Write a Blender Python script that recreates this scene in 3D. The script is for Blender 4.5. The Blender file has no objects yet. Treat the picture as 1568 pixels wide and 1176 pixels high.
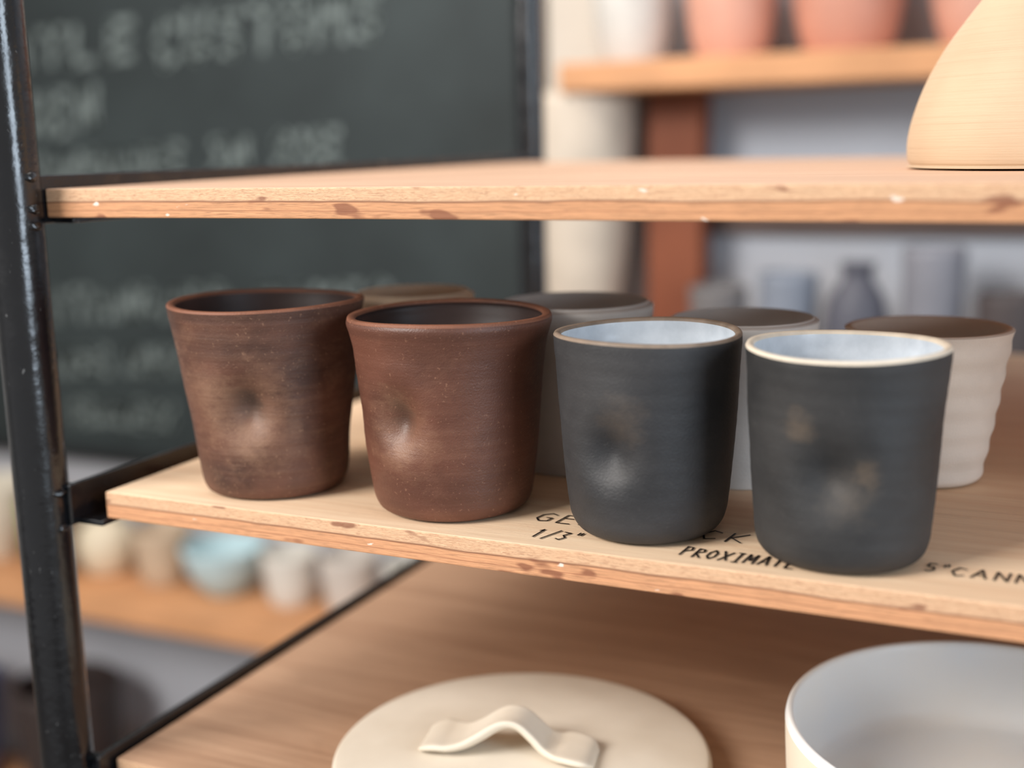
import bpy, bmesh, math, random
from mathutils import Vector, noise
random.seed(4)
S=bpy.context.scene
try:
    S.view_settings.view_transform='Standard'; S.view_settings.look='None'
except Exception as e: print(e)

CAM=Vector((.4395,-.4542,.165)); PSI,PIT,ROL,FPX=.4421,.1903,.0226,1911.8
# ------------------------------------------------------------------ helpers
def lin(c):
    return tuple(((v/255)/12.92 if v/255<=.04045 else ((v/255+.055)/1.055)**2.4) for v in c)+(1,)
class M:
    def __init__(s,name,rough=.5,spec=.5,metal=0):
        s.m=bpy.data.materials.new(name); s.m.use_nodes=True
        s.n=s.m.node_tree.nodes; s.l=s.m.node_tree.links
        s.b=s.n['Principled BSDF']; s.b.inputs['Roughness'].default_value=rough
        s.b.inputs['Specular IOR Level'].default_value=spec; s.b.inputs['Metallic'].default_value=metal
        s.tc=s.n.new('ShaderNodeTexCoord'); s.o=s.tc.outputs['Object']
    def put(s,sock,v):
        if isinstance(v,bpy.types.NodeSocket): s.l.new(v,sock)
        else: sock.default_value=v
    def map(s,scale=(1,1,1),rot=(0,0,0),loc=(0,0,0),v=None):
        n=s.n.new('ShaderNodeMapping'); s.l.new(v or s.o,n.inputs[0])
        n.inputs['Scale'].default_value=scale;n.inputs['Rotation'].default_value=rot;n.inputs['Location'].default_value=loc
        return n.outputs[0]
    def noise(s,scale,detail=4,rough=.5,v=None,dist=0):
        n=s.n.new('ShaderNodeTexNoise'); s.l.new(v or s.o,n.inputs['Vector'])
        n.inputs['Scale'].default_value=scale;n.inputs['Detail'].default_value=detail;n.inputs['Roughness'].default_value=rough;n.inputs['Distortion'].default_value=dist
        return n.outputs['Fac']
    def ramp(s,f,stops):
        n=s.n.new('ShaderNodeValToRGB'); s.l.new(f,n.inputs[0]); e=n.color_ramp.elements
        while len(e)<len(stops): e.new(.5)
        for i,(p,c) in enumerate(stops):
            e[i].position=p; e[i].color=c if len(c)==4 else lin(c)
        return n.outputs[0]
    def mr(s,f,a,b,c=0,d=1):
        n=s.n.new('ShaderNodeMapRange'); s.l.new(f,n.inputs[0])
        for i,v in zip((1,2,3,4),(a,b,c,d)): n.inputs[i].default_value=v
        return n.outputs[0]
    def math(s,op,a,b=0):
        n=s.n.new('ShaderNodeMath');n.operation=op;s.put(n.inputs[0],a);s.put(n.inputs[1],b);return n.outputs[0]
    def mix(s,f,a,b,mode='MIX'):
        n=s.n.new('ShaderNodeMix');n.data_type='RGBA';n.blend_type=mode
        s.put(n.inputs[0],f);s.put(n.inputs[6],a);s.put(n.inputs[7],b);return n.outputs[2]
    def bump(s,h,st=.3,d=.001,prev=None):
        n=s.n.new('ShaderNodeBump');n.inputs['Strength'].default_value=st;n.inputs['Distance'].default_value=d
        s.l.new(h,n.inputs['Height'])
        if prev: s.l.new(prev,n.inputs['Normal'])
        s.l.new(n.outputs[0],s.b.inputs['Normal']);return n.outputs[0]
    def col(s,c): s.put(s.b.inputs['Base Color'],c); return s
    def dist(s,p,scl=(1,1,1)):
        v=s.map(scale=scl,loc=tuple(-a*b for a,b in zip(p,scl)))
        n=s.n.new('ShaderNodeVectorMath');n.operation='LENGTH';s.l.new(v,n.inputs[0]);return n.outputs['Value']
def plain(name,c,rough=.5,spec=.5,var=.12,scale=30,metal=0,bump=0):
    m=M(name,rough,spec,metal); f=m.noise(scale,4)
    c=lin(c); a=tuple(x*(1-var) for x in c[:3])+(1,); b=tuple(min(1,x*(1+var)) for x in c[:3])+(1,)
    m.col(m.ramp(f,[(.3,a),(.7,b)]))
    if bump: m.bump(m.noise(scale*8,3),bump,.0008)
    return m.m
def newobj(name,verts,faces,mats,idx=None,smooth=True,loc=(0,0,0),parent=None):
    me=bpy.data.meshes.new(name); me.from_pydata(verts,[],faces); me.update()
    for m in mats: me.materials.append(m)
    bm=bmesh.new(); bm.from_mesh(me)
    bm.faces.ensure_lookup_table()
    for i,f in enumerate(bm.faces):
        f.smooth=smooth
        if idx: f.material_index=idx[i]
    bmesh.ops.recalc_face_normals(bm,faces=bm.faces); bm.to_mesh(me); bm.free()
    ob=bpy.data.objects.new(name,me); ob.location=loc; S.collection.objects.link(ob)
    if parent: ob.parent=parent
    return ob
def catmull(pts,n):
    out=[]
    P=[pts[0]]+list(pts)+[pts[-1]]
    for i in range(1,len(P)-2):
        a,b,c,d=P[i-1:i+3]
        for k in range(n):
            t=k/n
            out.append(tuple(.5*((2*b[j])+(-a[j]+c[j])*t+(2*a[j]-5*b[j]+4*c[j]-d[j])*t*t+(-a[j]+3*b[j]-3*c[j]+d[j])*t**3) for j in range(len(b))))
    out.append(tuple(pts[-1])); return out
def lathe(name,segs,loc,mats,N=128,fn=None,parent=None):
    prof=[];mi=[]
    for pts,m in segs:
        start=1 if prof else 0
        for p in pts[start:]:
            prof.append(p)
            if len(prof)>1: mi.append(m)
    verts=[];rings=[]
    for r,z in prof:
        r=max(r,0)
        if r<1e-6: rings.append([len(verts)]);verts.append(Vector((0,0,z)))
        else:
            rings.append(list(range(len(verts),len(verts)+N)))
            for k in range(N):
                a=2*math.pi*k/N; verts.append(Vector((r*math.cos(a),r*math.sin(a),z)))
    faces=[];idx=[]
    for i in range(len(rings)-1):
        A,B=rings[i],rings[i+1]
        for k in range(N):
            k2=(k+1)%N
            if len(A)==1 and len(B)==1: continue
            if len(A)==1: f=(A[0],B[k2],B[k])
            elif len(B)==1: f=(A[k],A[k2],B[0])
            else: f=(A[k],A[k2],B[k2],B[k])
            faces.append(f);idx.append(mi[i])
    if fn: verts=[fn(v) for v in verts]
    return newobj(name,[tuple(v) for v in verts],faces,mats,idx,True,loc,parent)
def box(name,a,b,mat,bev=.001,parent=None,seg=2):
    c=[(a[i]+b[i])/2 for i in range(3)];h=[abs(b[i]-a[i])/2 for i in range(3)]
    bm=bmesh.new();bmesh.ops.create_cube(bm,size=2)
    for v in bm.verts: v.co=Vector((v.co.x*h[0],v.co.y*h[1],v.co.z*h[2]))
    if bev: bmesh.ops.bevel(bm,geom=bm.edges[:],offset=bev,segments=seg,affect='EDGES',profile=.5)
    me=bpy.data.meshes.new(name);bm.to_mesh(me);bm.free();me.materials.append(mat)
    ob=bpy.data.objects.new(name,me);ob.location=c;S.collection.objects.link(ob)
    if parent: ob.parent=parent
    return ob
def empty(name,loc=(0,0,0)):
    e=bpy.data.objects.new(name,None);e.location=loc;S.collection.objects.link(e);return e

# ------------------------------------------------------------------ materials
def wood(name,top1,top2,edge,knots=True,topscale=1.,layers=True,seed=0.,grainy=.35,stain=0):
    m=M(name,.6,.3)
    g=m.map((1.5*topscale,24*topscale,24),loc=(seed,seed,0))
    f1=m.noise(3,5,.6,g,1.6)
    fine=m.noise(9,3,.6,m.map((4,170*topscale,170)))
    base=m.ramp(f1,[(.3,top1),(.66,top2)])
    base=m.mix(m.mr(fine,.5,.72,0,grainy),base,tuple(x*.55 for x in lin(top1)[:3])+(1,))
    big=m.noise(5,3,.5,m.map((1,2,1),loc=(seed,0,0)))
    base=m.mix(m.mr(big,.4,.75,0,.35),base,tuple(x*.75 for x in lin(top2)[:3])+(1,))
    if stain:
        st=m.noise(16,6,.7,m.map((1,1.6,1),loc=(seed*2,4,0)),1.)
        base=m.mix(m.mr(st,.58,.72,0,stain),base,tuple(x*.5 for x in lin(top1)[:3])+(1,))
    ge=m.noise(5,6,.65,m.map((8,8,330)),2.5)
    ec=m.ramp(ge,[(.3,tuple(int(x*.70) for x in edge)),(.5,edge),(.72,tuple(min(255,int(x*1.1)) for x in edge))])
    if layers:
        sx=m.n.new('ShaderNodeSeparateXYZ');m.l.new(m.o,sx.inputs[0]);z=sx.outputs[2]
        wob=m.math('ADD',z,m.math('MULTIPLY',m.math('SUBTRACT',m.noise(14,3,.5,m.map((1,1,.1),loc=(seed,0,0))),.5),.0035))
        ln=m.math('ABSOLUTE',m.math('SUBTRACT',wob,.0006))
        ec=m.mix(m.mr(ln,.0001,.0007,.85,0),ec,lin((112,70,50)))
        up=m.mr(wob,.0005,.0014)
        ec=m.mix(m.math('MULTIPLY',up,.5),ec,lin((240,210,174)))
        wv=m.noise(7,4,.6,m.map((16,16,420),loc=(seed,3,0)),3.5)
        ec=m.mix(m.math('MULTIPLY',m.mr(wv,.48,.58,0,.7),up),ec,lin((156,106,78)))
        ln2=m.math('ABSOLUTE',m.math('ADD',wob,.0035))
        ec=m.mix(m.mr(ln2,0,.0004,.65,0),ec,lin((146,94,68)))
    if knots:
        k=m.noise(1,2,.5,m.map((42,42,130),loc=(seed*3,0,0)))
        ec=m.mix(m.mr(k,.63,.69,0,.75),ec,lin((122,70,50)))
        w=m.noise(1,3,.5,m.map((85,85,220),loc=(seed*5+3,0,2)))
        ec=m.mix(m.mr(w,.73,.76,0,.8),ec,lin((240,230,218)))
    gm=m.n.new('ShaderNodeNewGeometry');sp=m.n.new('ShaderNodeSeparateXYZ');m.l.new(gm.outputs['True Normal'],sp.inputs[0])
    nz=m.mr(m.math('ABSOLUTE',sp.outputs[2]),.5,.8)
    m.col(m.mix(nz,ec,base))
    m.bump(m.math('ADD',fine,ge),.3,.0006)
    return m.m
W_mid=wood('pine_plywood',(232,194,158),(246,216,182),(208,152,112),seed=1.3,grainy=.25,stain=.18)
W_up=wood('pine_plywood_upper',(194,154,127),(214,176,147),(200,146,106),seed=5.1,stain=.1)
W_low=wood('oak_board',(160,124,98),(186,150,122),(170,120,84),seed=2.2,knots=False,grainy=.4,stain=.12)
W_bg=plain('orange_pine',(200,146,104),.6,.3,.15,8)
def steel():
    m=M('black_painted_steel',.2,.7)
    n=m.noise(260,5,.6); n2=m.noise(60,4)
    sp=m.noise(300,3,.6,m.map((1,1,.5)))
    c=m.mix(m.mr(sp,.69,.73,0,.5),lin((11,13,17)),lin((130,130,130)))
    m.col(c); m.put(m.b.inputs['Roughness'],m.mr(n2,.3,.7,.12,.28))
    m.bump(m.math('ADD',m.math('MULTIPLY',n,.5),m.math('MULTIPLY',n2,1.8)),.35,.001); return m.m
STEEL=steel()

def todir(cup,ang):
    d=Vector((CAM.x-cup[0],CAM.y-cup[1],0)).normalized(); r=Vector((-d.y,d.x,0))
    return d*math.cos(ang)+r*math.sin(ang)
def clay(name,base,dark,light,spots,rough=.55,seed=0,speck=.5,ringc=.1,ringb=.4,mott=0,rimz=None):
    m=M(name,rough,.45)
    n1=m.noise(22,5,.6,m.map((1,1,1.3),loc=(seed,seed,0)))
    c=m.ramp(n1,[(.3,dark),(.62,base)])
    rings=m.noise(6,4,.6,m.map((1.5,1.5,70),loc=(0,0,seed)))
    c=m.mix(m.mr(rings,.5,.8,0,ringc),c,lin(light))
    if mott:
        mt=m.noise(38,7,.75,m.map((1,1,1.8),loc=(seed*4,1,0)),.6)
        c=m.mix(m.mr(mt,.5,.74,0,mott),c,lin(light))
        mt2=m.noise(18,5,.7,m.map((1,1,2.4),loc=(seed*7,5,0)),.4)
        c=m.mix(m.mr(mt2,.54,.72,0,mott*1.3),c,lin(dark))
    sm=m.noise(90,7,.78,m.map((1,1,1.6),loc=(seed*2,0,0)))
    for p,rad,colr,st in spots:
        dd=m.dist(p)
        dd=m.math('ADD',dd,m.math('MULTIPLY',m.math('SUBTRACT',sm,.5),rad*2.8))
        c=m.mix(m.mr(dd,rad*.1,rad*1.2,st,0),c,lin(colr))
    if rimz:
        sx=m.n.new('ShaderNodeSeparateXYZ');m.l.new(m.o,sx.inputs[0])
        zz=m.math('ADD',sx.outputs[2],m.math('MULTIPLY',m.math('SUBTRACT',n1,.5),.004))
        c=m.mix(m.mr(zz,rimz,rimz+.002,0,.45),c,lin(dark))
    if speck:
        s2=m.noise(650,2,.5)
        c=m.mix(m.mr(s2,.65,.73,0,speck),c,lin(light))
    m.col(c)
    grain=m.noise(1100,3,.6)
    h=m.math('ADD',m.math('MULTIPLY',rings,ringb),m.math('MULTIPLY',grain,.8))
    m.bump(h,.5,.0005)
    m.put(m.b.inputs['Roughness'],m.mr(n1,.3,.7,rough-.07,rough+.08))
    return m.m

# ------------------------------------------------------------------ cups
def cup(name,pos,H,prof,mats,dents,seed,th=.004):
    outer=[(0,.0015),(prof[0][0]*.6,.0012),(prof[0][0]-.004,.0008)]+prof
    rt=prof[-1][0]
    o=catmull(outer,11)
    lip=[(rt,H-.0012),(rt-.0006,H-.0002),(rt-th*.5,H),(rt-th+.0004,H-.0005),(rt-th,H-.0016)]
    inn=[(rt-th,H-.0016)]+[(r-th,z) for r,z in reversed(prof[1:-1]) if z>.012]+[(prof[1][0]-th-.005,.0065),(prof[0][0]*.5,.0055),(0,.0055)]
    segs=[(o,0),([o[-1]]+catmull(lip,4),1),(catmull(inn,9),2)]
    def fn(v):
        r=math.hypot(v.x,v.y)
        if r>1e-5:
            d=Vector((v.x/r,v.y/r,0)); a=math.atan2(v.y,v.x)
            k=.0005*math.sin(2*a+seed)*(v.z/H)+.00035*math.sin(3*a+seed*2)+.00004*math.sin(v.z*900+a+seed)
            k+=.0006*noise.noise(Vector((v.x*45+seed,v.y*45,v.z*45)))*min(1,v.z/.01)
            for p,sg,dep in dents:
                q=v-Vector(p); dd=math.sqrt(q.x*q.x+q.y*q.y+(q.z*.85)**2)
                if (Vector(p).dot(v))>0:
                    k-=dep*math.exp(-(dd/sg)**2)
                    k+=dep*.06*math.exp(-((dd-sg*1.8)/(sg*.7))**2)
            v=v+d*k
            if v.z>H*.8: v=v+Vector((0,0,.0006*math.sin(2*a+seed*1.7)*(v.z/H-.8)*5))
        return v
    return lathe(name,segs,(pos[0],pos[1],0.0002),mats,240,fn)

c1,c2,c3,c4=(.0727,.0430),(.1725,.0440),(.2683,.0415),(.3524,.0355)
def P(c,deg,r,z):
    v=todir(c,math.radians(deg))*r; return (v.x,v.y,z)
d1=P(c1,-17,.0395,.0460)
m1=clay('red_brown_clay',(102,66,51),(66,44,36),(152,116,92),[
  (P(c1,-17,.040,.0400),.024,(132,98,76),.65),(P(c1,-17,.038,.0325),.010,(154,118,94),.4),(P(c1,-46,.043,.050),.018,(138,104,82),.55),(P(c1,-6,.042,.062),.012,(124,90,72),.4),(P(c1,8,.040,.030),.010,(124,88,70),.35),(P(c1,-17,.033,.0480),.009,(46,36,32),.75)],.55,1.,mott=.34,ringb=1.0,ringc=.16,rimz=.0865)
d2=P(c2,-35,.0403,.0470)
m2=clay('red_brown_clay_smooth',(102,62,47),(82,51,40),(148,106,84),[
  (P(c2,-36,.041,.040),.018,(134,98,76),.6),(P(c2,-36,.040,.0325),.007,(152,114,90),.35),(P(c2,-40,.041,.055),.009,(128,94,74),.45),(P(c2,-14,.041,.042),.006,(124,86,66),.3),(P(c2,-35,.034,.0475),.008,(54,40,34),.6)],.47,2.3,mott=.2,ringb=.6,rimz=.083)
lip1=clay('red_clay_rim',(130,82,60),(98,62,47),(176,126,98),[],.6,3)
in1=clay('brown_clay_inside',(58,41,37),(42,31,29),(86,60,50),[],.5,4,0)
d3=P(c3,-25,.0362,.0410)
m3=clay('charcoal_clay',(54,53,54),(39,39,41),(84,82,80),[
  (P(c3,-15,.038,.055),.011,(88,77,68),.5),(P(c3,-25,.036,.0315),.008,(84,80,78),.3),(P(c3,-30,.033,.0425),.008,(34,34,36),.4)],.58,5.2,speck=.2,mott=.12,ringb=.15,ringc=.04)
d4=P(c4,-8,.0365,.0405)
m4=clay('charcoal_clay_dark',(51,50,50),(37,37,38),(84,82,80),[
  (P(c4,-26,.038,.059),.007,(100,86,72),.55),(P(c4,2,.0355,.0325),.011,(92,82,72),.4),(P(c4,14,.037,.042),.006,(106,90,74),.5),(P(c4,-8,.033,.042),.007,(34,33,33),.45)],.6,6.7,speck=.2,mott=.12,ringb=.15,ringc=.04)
lip3=plain('tan_clay_rim',(140,122,106),.6,.4,.25,120)
lip4=plain('cream_clay_rim',(226,212,192),.6,.4,.10,120)
def glaze():
    m=M('pale_blue_glaze',.25,.45); n=m.noise(60,4,.6)
    m.col(m.ramp(n,[(.3,(190,199,208)),(.7,(218,226,234))])); m.bump(m.noise(150,2),.1,.0005); return m.m
GL=glaze()
cup('brown_clay_tumbler',c1,.0932,[(.0310,.0006),(.0340,.0028),(.0362,.010),(.0381,.030),(.0413,.055),(.0447,.078),(.0461,.0865),(.0470,.0918)],[m1,lip1,in1],[(d1,.0104,.0082)],1.)
cup('brown_clay_tumbler',c2,.0903,[(.0320,.0006),(.0355,.0032),(.0378,.011),(.0398,.030),(.0420,.055),(.0440,.074),(.0459,.0825),(.0471,.0868),(.0468,.0888)],[m2,lip1,in1],[(d2,.0096,.0073)],2.4)
cup('charcoal_glazed_tumbler',c3,.0863,[(.0262,.0006),(.0302,.0024),(.0333,.0075),(.0348,.016),(.0366,.035),(.0381,.055),(.0392,.072),(.0398,.080),(.0399,.0850)],[m3,lip3,GL],[(d3,.0100,.0062)],3.1,.0032)
cup('charcoal_glazed_tumbler',c4,.0855,[(.0262,.0006),(.0305,.0024),(.0335,.0075),(.0348,.017),(.0361,.035),(.0374,.055),(.0386,.072),(.0393,.080),(.0395,.0842)],[m4,lip4,GL],[(d4,.0106,.0060)],4.6,.0032)

# back row : unglazed pale beakers
BE=clay('bisque_beige',(218,198,172),(204,184,158),(230,214,194),[],.7,8,0)
GRc=clay('bisque_grey',(206,200,194),(190,184,178),(218,214,210),[],.7,9,0)
PK=clay('bisque_pale',(218,204,190),(202,188,174),(232,220,208),[],.7,3,0)
def simple(name,loc,pts,mat,th=.004,n=8,N=72,ringamp=0):
    H=pts[-1][1]; rt=pts[-1][0]
    o=catmull([(0,.001)]+pts,n)
    inn=catmull([(rt,H),(rt-th/2,H+.0008),(rt-th,H)]+[(max(r-th,.002),z) for r,z in reversed(pts[1:-1]) if z>.008]+[(pts[0][0]*.5,.007),(0,.007)],n)
    fn=None
    if ringamp:
        def fn(v):
            r=math.hypot(v.x,v.y)
            if r>.004:
                k=1+ringamp/r*math.sin(v.z*520); v=Vector((v.x*k,v.y*k,v.z))
            return v
    return lathe(name,[(o,0),(inn,0)],loc,[mat],N,fn)
simple('beige_bisque_beaker',(.0985,.1415,0.0002),[(.023,.0005),(.027,.003),(.030,.03),(.032,.06),(.0336,.0845)],BE)
simple('grey_bisque_beaker',(.1980,.1330,0.0002),[(.025,.0005),(.030,.003),(.035,.03),(.0385,.06),(.0403,.0835)],GRc)
simple('grey_bisque_beaker',(.2835,.1395,0.0002),[(.025,.0005),(.0295,.003),(.032,.03),(.035,.06),(.0368,.078)],GRc)
simple('ridged_bisque_bowl',(.3670,.1680,0.0002),[(.021,.0005),(.0265,.002),(.0285,.010),(.0325,.033),(.0355,.053),(.0380,.068),(.0388,.0735)],PK,ringamp=.0004,n=14)

# ------------------------------------------------------------------ shelf unit
unit=empty('steel_frame_shelving_unit')
LX,RX,BKY=0.,.98,.55
def shelf(name,x0,z,t,mat,y0=0.,x1=RX):
    return box(name,(x0,y0,z-t),(x1,BKY,z),mat,.0007,unit)
ZU,ZL,T=.1485,-.1446,.0135
shelf('shelf_middle',0,0,T,W_mid)
shelf('shelf_upper',-.020,ZU,T,W_up,-.0014)
shelf('shelf_lower',-.008,ZL,T,W_low)
def tube(name,x,y,z0,z1,r,parent):
    pts=[(0,z0),(r-.001,z0),(r,z0+.001)]+[(r,z0+(z1-z0)*k/40) for k in range(1,40)]+[(r,z1-.001),(r-.001,z1),(0,z1)]
    return lathe(name,[(pts,0)],(x,y,0),[STEEL],40,None,parent)
PX=-.0290
for i,(x,y) in enumerate([(PX,-.0127),(PX,.585),(1.01,-.0127),(1.01,.585)]):
    tube('post_%d'%(i+1),x,y,-1.249,.75,.0130,unit)
def angle(name,zb,h,xo,y0,y1,side=1,inner=.018):
    t=.003
    box(name+'_flange_v',(xo,y0,zb-t),(xo+t*side,y1,zb-t+h),STEEL,.0006,unit)
    box(name+'_flange_h',(xo+t*side,y0+.001,zb-t),(xo+inner*side,y1-.001,zb-.0001),STEEL,.0006,unit)
for nm,z,h_,xo in (('rail_mid',-T,.021,-.0165),('rail_low',ZL-T,.0215,-.0135)):
    angle(nm,z,h_,xo,-.006,.58)
box('rail_up_flange_v',(-.0245,-.004,ZU-T-.003),(-.0205,.58,ZU+.0065),STEEL,.0006,unit)
box('rail_up_flange_h',(-.0205,.003,ZU-T-.003),(-.008,.58,ZU-T-.0001),STEEL,.0006,unit)
for nm,z in (('rail_mid_r',-T),('rail_low_r',ZL-T),('rail_up_r',ZU-T)):
    angle(nm,z,.021,.9975,-.004,.58,-1)
for z in (-T-.003,ZL-T-.003,ZU-T-.003):
    box('rail_back',(PX,.5505,z),(1.01,.5535,z+.014),STEEL,.0006,unit)
def lug(name,x,y,z,sx,sy,sz):
    bm=bmesh.new();bmesh.ops.create_icosphere(bm,subdivisions=3,radius=1)
    for v in bm.verts:
        k=1+.25*noise.noise(v.co*2+Vector((z*40,0,0))); v.co=Vector((v.co.x*sx*k,v.co.y*sy*k,v.co.z*sz*k))
    for f in bm.faces:f.smooth=True
    me=bpy.data.meshes.new(name);bm.to_mesh(me);bm.free();me.materials.append(STEEL)
    o=bpy.data.objects.new(name,me);o.location=(x,y,z);S.collection.objects.link(o);o.parent=unit
for z in (.001,-.0165,ZU+.006,ZU-.009,ZU-.017,ZL-.002,ZL-.018):
    lug('weld',PX+.0105,-.013,z,.0045,.0045,.0028)
box('bracket_mid',(PX+.008,-.0100,-.0165),(-.0135,-.0045,.0045),STEEL,.001,unit)
box('bracket_low',(PX+.008,-.0100,ZL-.0165),(-.0105,-.0045,ZL+.0045),STEEL,.001,unit)
box('bracket_up',(PX+.006,-.0100,ZU-.0165),(-.0205,-.0035,ZU+.0065),STEEL,.001,unit)

# hand lettering in marker on the board
G={'G':[[(.9,.85),(.5,1),(.1,.75),(.05,.3),(.4,0),(.85,.1),(.9,.45),(.55,.45)]],'E':[[(.85,1),(.1,1),(.1,0),(.9,0)],[(.1,.52),(.7,.52)]],
'A':[[(0,0),(.5,1),(.95,0)],[(.2,.38),(.8,.38)]],'R':[[(.1,0),(.1,1),(.7,.95),(.8,.7),(.1,.5),(.9,0)]],'S':[[(.85,.85),(.4,1),(.1,.75),(.8,.35),(.6,.02),(.1,.1)]],
'T':[[(0,1),(1,1)],[(.5,1),(.5,0)]],'I':[[(.2,1),(.8,1)],[(.5,1),(.5,0)],[(.2,0),(.8,0)]],'C':[[(.9,.85),(.4,1),(.05,.5),(.4,0),(.9,.15)]],
'K':[[(.1,1),(.1,0)],[(.85,1),(.15,.45),(.9,0)]],'1':[[(.3,.8),(.55,1),(.5,0)]],'/':[[(.1,-.1),(.9,1.1)]],'3':[[(.1,.95),(.8,.9),(.4,.55),(.85,.3),(.5,0),(.1,.1)]],
'"':[[(.3,1.1),(.3,.8)],[(.6,1.1),(.6,.8)]],'P':[[(.1,0),(.1,1),(.7,.95),(.8,.65),(.1,.45)]],'O':[[(.5,1),(.1,.7),(.1,.3),(.5,0),(.9,.3),(.9,.7),(.5,1)]],
'X':[[(.05,1),(.95,0)],[(.95,1),(.05,0)]],'M':[[(0,0),(.1,1),(.5,.3),(.9,1),(1,0)]],'N':[[(.1,0),(.1,1),(.9,0),(.9,1)]],'5':[[(.85,1),(.2,1),(.15,.6),(.7,.6),(.85,.25),(.5,0),(.1,.1)]],'H':[[(.1,0),(.1,1)],[(.9,0),(.9,1)],[(.1,.5),(.9,.5)]],
'U':[[(.1,1),(.1,.3),(.5,0),(.9,.3),(.9,1)]],'D':[[(.1,0),(.1,1),(.6,.9),(.9,.5),(.6,.1),(.1,0)]],'L':[[(.1,1),(.1,0),(.85,0)]]}
def lettering(name,lines,mat,w,to3d,slant=.12):
    V=[];F=[]
    for txt,x,y,adv,h in lines:
        for ch in txt:
            if ch in G:
                for st in G[ch]:
                    j=[random.uniform(-.05,.05) for _ in range(2)]
                    pts=[Vector((x+(px*.72+j[0]+slant*py)*adv,y+(py+j[1])*h)) for px,py in st]
                    for a,b in zip(pts,pts[1:]):
                        d=(b-a).normalized();n=Vector((-d.y,d.x))*w;e=d*w*.6
                        k=len(V);V+= [to3d(q) for q in (a-n-e,a+n-e,b+n+e,b-n+e)];F.append((k,k+1,k+2,k+3))
            x+=adv;y+=random.uniform(-.02,.02)*h
    return newobj(name,V,F,[mat],None,False)
INK=plain('black_marker_ink',(30,22,20),.5,.3)
lettering('marker_lettering',[('GEARSTICK',.2180,.0325,.0108,.0120),('1/3"',.2255,.0100,.0060,.0110),('PROXIMATE',.2925,.0095,.0053,.0110),('5"',.3855,.0255,.0055,.0095),('CANNON',.3950,.0245,.0076,.0100)],INK,.00045,lambda q:(q.x,q.y,.0004))

# ------------------------------------------------------------------ upper vase
CR=M('cream_stoneware',.65,.3)
rr=CR.noise(5,5,.65,CR.map((1.5,1.5,150)))
cc=CR.mix(CR.mr(CR.noise(12,3),.35,.7),lin((188,162,134)),lin((202,178,150)))
CR.col(CR.mix(CR.mr(rr,.5,.75,0,.25),cc,lin((168,140,112)))); CR.bump(rr,.6,.0008)
VZ=[(.0650,.0005),(.0695,.0020),(.0711,.0055),(.0712,.014),(.0690,.0250),(.0638,.040),(.0555,.056),(.0450,.071),(.0390,.0790),(.0368,.0830),(.0372,.0865),(.0388,.0895),(.0392,.0925)]
simple('cream_stoneware_vase',(.4215,.2000,ZU+.0002),VZ,CR.m,.005,8,128)

# ------------------------------------------------------------------ lid with strap handle
LC=M('unfired_cream_clay',.62,.35)
LC.col(LC.mix(LC.mr(LC.noise(14,4),.35,.7),lin((212,200,182)),lin((230,220,204)))); LC.bump(LC.noise(5,4,.6,LC.map((20,20,20))),.15,.0008)
lidc=Vector((.1930,.0680,ZL+.0002)); lid=empty('ceramic_lid',lidc)
q_=.0940/.0970
lp=[(0,.006),(.060,.005),(.080,.002),(.088,.0005),(.0945,.0025),(.0968,.006),(.0970,.009),(.0960,.0112),(.0930,.0125),(.080,.0140),(.060,.0158),(.035,.0170),(.015,.0174),(0,.0175)]
lathe('lid_disc',[(catmull([(a*q_,b) for a,b in lp],8),0)],(0,0,0),[LC.m],160,None,lid)
def strap():
    ang=math.radians(12); ax=Vector((math.cos(ang),math.sin(ang),0)); sd=Vector((-ax.y,ax.x,0))
    K=[(-.0440,.0165,.0080,.0010),(-.0430,.0186,.0130,.0022),(-.0370,.0204,.0155,.0028),(-.0300,.0206,.0145,.0028),(-.0225,.0225,.0120,.0028),(-.0145,.0272,.0105,.0028),(-.0065,.0325,.0100,.0028),(-.0010,.0343,.0100,.0028),(.0045,.0327,.0100,.0028),(.0105,.0272,.0104,.0028),(.0160,.0219,.0112,.0028),(.0220,.0200,.0130,.0028),(.0290,.0204,.0150,.0028),(.0370,.0194,.0140,.0026),(.0410,.0170,.0085,.0012)]
    K=catmull(K,6);V=[];F=[];N=28
    for i,(s,z,w,t) in enumerate(K):
        a=K[max(0,i-1)];b=K[min(len(K)-1,i+1)]
        tg=(ax*(b[0]-a[0])+Vector((0,0,b[1]-a[1]))).normalized(); nr=tg.cross(sd)*-1
        if nr.z<0: nr=-nr
        c=ax*s+Vector((0,0,z))+sd*(.0015*math.sin(s*120))
        for k in range(N):
            u=2*math.pi*k/N; cu,su=math.cos(u),math.sin(u)
            q=c+sd*(w*math.copysign(abs(cu)**.7,cu))+nr*(t*math.copysign(abs(su)**.7,su)+t*.7*cu*cu)
            V.append(tuple(q))
    for i in range(len(K)-1):
        for k in range(N):
            k2=(k+1)%N;F.append((i*N+k,i*N+k2,(i+1)*N+k2,(i+1)*N+k))
    F.append(tuple(range(N)));F.append(tuple(range((len(K)-1)*N,len(K)*N)))
    newobj('strap_handle',V,F,[LC.m],None,True,(.001,-.012,0),lid)
strap()
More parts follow.
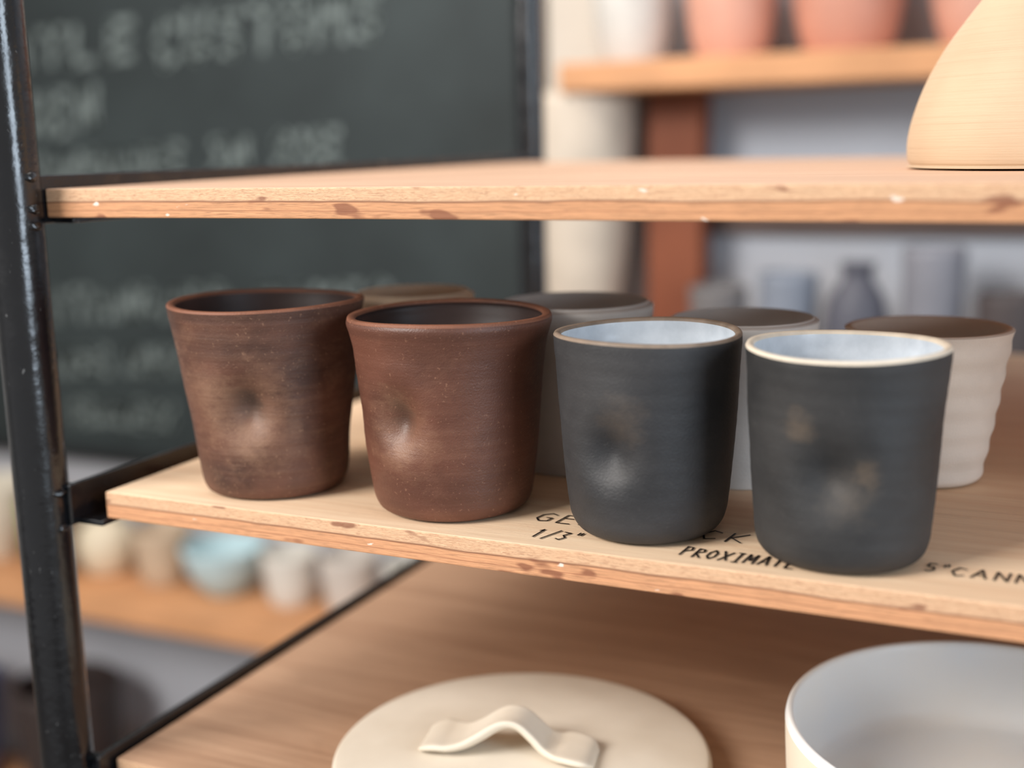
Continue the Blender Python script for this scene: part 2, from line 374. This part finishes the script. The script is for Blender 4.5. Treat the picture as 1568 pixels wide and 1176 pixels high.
# ------------------------------------------------------------------ shallow dish right
DI=M('white_glazed_clay',.35,.4); DI.col(DI.mix(DI.mr(DI.noise(10,3),.4,.7),lin((240,240,238)),lin((230,237,244))))
DO=plain('cream_clay_outside',(226,214,194),.6,.3,.06,20)
sc=.0945/.098
dp=[(0,.001),(.080,.001),(.0885,.0015),(.094,.006),(.0965,.016),(.0975,.032),(.0980,.046)]
di=[(.0980,.046),(.0972,.0492),(.0958,.050),(.0942,.0492),(.0935,.047)]
dn=[(.0935,.047),(.0930,.033),(.0915,.018),(.0870,.0095),(.076,.0072),(.040,.0068),(0,.0066)]
X=lambda L:[(a*sc,b) for a,b in L]
lathe('round_ceramic_dish',[(catmull(X(dp),6),0),(catmull(X(di),4),1),(catmull(X(dn),8),1)],(.412,.108,ZL+.0002),[DO,DI.m],160)

# ------------------------------------------------------------------ room and background
wallm=plain('painted_plaster_grey',(184,187,194),.8,.2,.05,3)
WY=1.36
box('wall_back',(-3.2,WY,-1.25),(2.6,WY+.1,1.5),wallm,0)
box('wall_left',(-3.3,-2.4,-1.25),(-3.2,WY+.1,1.5),plain('plaster_white',(205,203,198),.8,.2,.04,3),0)
box('floor',(-3.3,-2.4,-1.35),(2.6,WY+.1,-1.25),plain('concrete_floor',(120,112,104),.7,.3,.15,4),0)
box('trim_1',(-.335,WY-.03,-1.25),(-.235,WY-.0005,1.5),plain('white_painted_trim',(200,190,178),.6,.3,.05,6),.003)
bb=empty('blackboard',(0,0,0))
BBm=M('chalkboard_slate',.6,.3); BBm.col(BBm.ramp(BBm.noise(3,5,.6),[(.3,(31,37,38)),(.75,(50,58,59))]))
box('board_face',(-1.85,WY-.035,-.40),(-.37,WY-.02,.95),BBm.m,.002,bb)
FR=plain('board_frame_black',(26,28,30),.5,.3)
for a,b in (((-1.87,WY-.045,-.42),(-.34,WY-.002,-.395)),((-1.87,WY-.045,.95),(-.34,WY-.002,.975)),((-1.89,WY-.045,-.42),(-1.85,WY-.002,.975)),((-.375,WY-.045,-.42),(-.34,WY-.002,.975))):
    box('frame',a,b,FR,.003,bb)
CH=plain('white_chalk',(106,114,113),.9,.1,.35,40)
def ct(q):
    return (q.x,WY-.0365,q.y+(q.x+1.)*.045)
t=lettering('chalk_lettering',[('MTLE',-1.44,.34,.085,.06),('CUSTOMS',-1.08,.315,.068,.075),('CHEN',-1.45,.22,.06,.07),('HANDMADE IN SHE',-1.40,.125,.047,.050),('STANDARD MAKES',-1.38,-.130,.055,.055),('MADE MUGS',-1.38,-.235,.036,.045),('CERAMICS',-1.36,-.33,.034,.04)],CH,.0075,ct)
t.parent=bb

def pot(name,x,y,z,r,h,c,kind=0,rough=.5):
    mat=c if not isinstance(c,tuple) else plain(name+'_clay',c,rough,.4,.1,20)
    if kind==0: p=[(r*.6,.0005),(r*.72,h*.04),(r*.86,h*.3),(r*.95,h*.7),(r,h)]
    elif kind==1: p=[(r*.55,.0005),(r*.8,h*.12),(r,h*.4),(r*.9,h*.7),(r*.5,h*.88),(r*.5,h*.94),(r*.58,h)]
    elif kind==2: p=[(r*.4,.0005),(r*.5,h*.06),(r*.8,h*.4),(r*.96,h*.8),(r,h)]
    else: p=[(r*.9,.0005),(r,h*.05),(r,h*.5),(r*.98,h*.62),(r*.5,h*.75),(r*.32,h*.84),(r*.32,h*.95),(r*.38,h)]
    return simple(name,(x,y,z+.0003),p,mat,r*.09,6,40)
UPm=plain('rust_brown_timber',(124,68,44),.6,.3,.2,8)
box('plant_pot_plank',(-.245,1.16,.232),(1.3,WY-.002,.270),W_bg,.003)
box('jar_plank',(-.33,1.16,-.20),(1.3,WY-.032,-.165),W_bg,.003)
box('timber_upright',(-.155,1.27,-.1645),(-.075,1.32,.2315),UPm,.003)
box('timber_batten',(-.155,1.335,.03),(1.07,WY-.0005,.10),plain('dark_brown_board',(92,74,66),.6,.3,.1,8),.002)
zt=.270
pot('white_stoneware_jar',-.17,1.255,zt,.060,.16,(200,196,190))
pot('terracotta_plant_pot',-.03,1.255,zt,.066,.15,(204,152,132))
pot('terracotta_plant_pot',.125,1.255,zt,.078,.16,(194,138,118))
pot('terracotta_plant_pot',.30,1.255,zt,.080,.14,(204,154,136))
zb=-.165
pot('tall_white_vase',-.245,1.245,zb,.078,.392,(200,186,170),2)
cols=[(108,104,104),(126,132,144),(84,84,94),(130,130,138),(80,72,72),(106,116,136),(86,76,72),(134,134,142)]
for i in range(9):
    pot('grey_stoneware_jar',-.030+i*.093,1.205+.01*(i%2),zb,.040,.13+.055*((i*5)%4)/3,cols[i%8],(0,0,1,0)[i%4])
box('pot_plank',(-2.4,1.10,-.640),(-.30,WY-.032,-.605),W_bg,.003)
box('large_jar_plank',(-2.4,1.06,-1.14),(-.30,WY-.032,-1.10),W_bg,.003)
zs=-.605
L=[(-1.62,.07,.12,(206,190,170),0),(-1.47,.065,.15,(214,206,190),2),(-1.33,.06,.13,(190,166,144),0),(-1.20,.055,.12,(216,202,178),1),(-1.07,.052,.10,(196,174,150),0),(-.93,.075,.085,(184,208,214),2),(-.79,.05,.09,(214,210,202),0),(-.67,.05,.10,(200,192,184),0),(-.54,.055,.10,(210,206,198),2),(-.42,.045,.11,(206,200,190),0)]
for x,r,h_,c,k in L: pot('stoneware_pot' if k!=2 else 'stoneware_bowl',x,1.235,zs,r,h_,c,k)
pot('green_glazed_bowl',-1.265,1.140,zs,.036,.16,(120,146,70),2)
zs=-1.0985
L=[(-1.62,.10,.22,(60,70,110),0),(-1.30,.10,.27,(60,50,48),0),(-1.07,.08,.18,(176,140,118),1),(-.90,.075,.16,(206,194,172),0),(-.73,.075,.20,(210,212,212),1),(-.56,.07,.16,(180,170,160),0),(-.41,.055,.16,(206,202,196),0)]
for x,r,h_,c,k in L: pot('large_stoneware_jar',x,1.20,zs,r,h_,c,k)

# ------------------------------------------------------------------ light
def area(name,loc,tgt,sx,sy,power,color):
    l=bpy.data.lights.new(name,'AREA');l.shape='RECTANGLE';l.size=sx;l.size_y=sy;l.energy=power;l.color=color
    o=bpy.data.objects.new(name,l);o.location=loc;S.collection.objects.link(o)
    o.rotation_euler=(Vector(tgt)-Vector(loc)).to_track_quat('-Z','Y').to_euler()
area('window_light_front_left',(-1.0,-1.5,1.10),(.2,.1,0),1.0,.8,76,(1,.965,.925))
area('window_light_right',(2.3,-.75,.45),(.2,.1,.0),.8,1.3,36,(.72,.86,1))
area('background_fill_light',(-.5,.45,1.45),(-.5,1.1,-.3),1.4,.6,22,(1,.95,.88))  # added fill that brightens the background wall and pots, no actual ceiling fitting
w=bpy.data.worlds.new('world');S.world=w;w.use_nodes=True
w.node_tree.nodes['Background'].inputs[0].default_value=(1,.97,.95,1);w.node_tree.nodes['Background'].inputs[1].default_value=.46

# ------------------------------------------------------------------ camera
h=Vector((-math.sin(PSI),math.cos(PSI),0));k=Vector((0,0,1))
F=math.cos(PIT)*h-math.sin(PIT)*k;R0=Vector((math.cos(PSI),math.sin(PSI),0));U0=math.sin(PIT)*h+math.cos(PIT)*k
R=math.cos(ROL)*R0-math.sin(ROL)*U0;U=math.cos(ROL)*U0+math.sin(ROL)*R0
from mathutils import Matrix
cd=bpy.data.cameras.new('camera');co=bpy.data.objects.new('camera',cd);S.collection.objects.link(co)
m=Matrix((R,U,-F)).transposed().to_4x4();m.translation=CAM;co.matrix_world=m
cd.sensor_width=36;cd.lens=36*FPX/1568;cd.clip_start=.01
cd.dof.use_dof=True;cd.dof.focus_distance=.54;cd.dof.aperture_fstop=3.3
S.camera=co
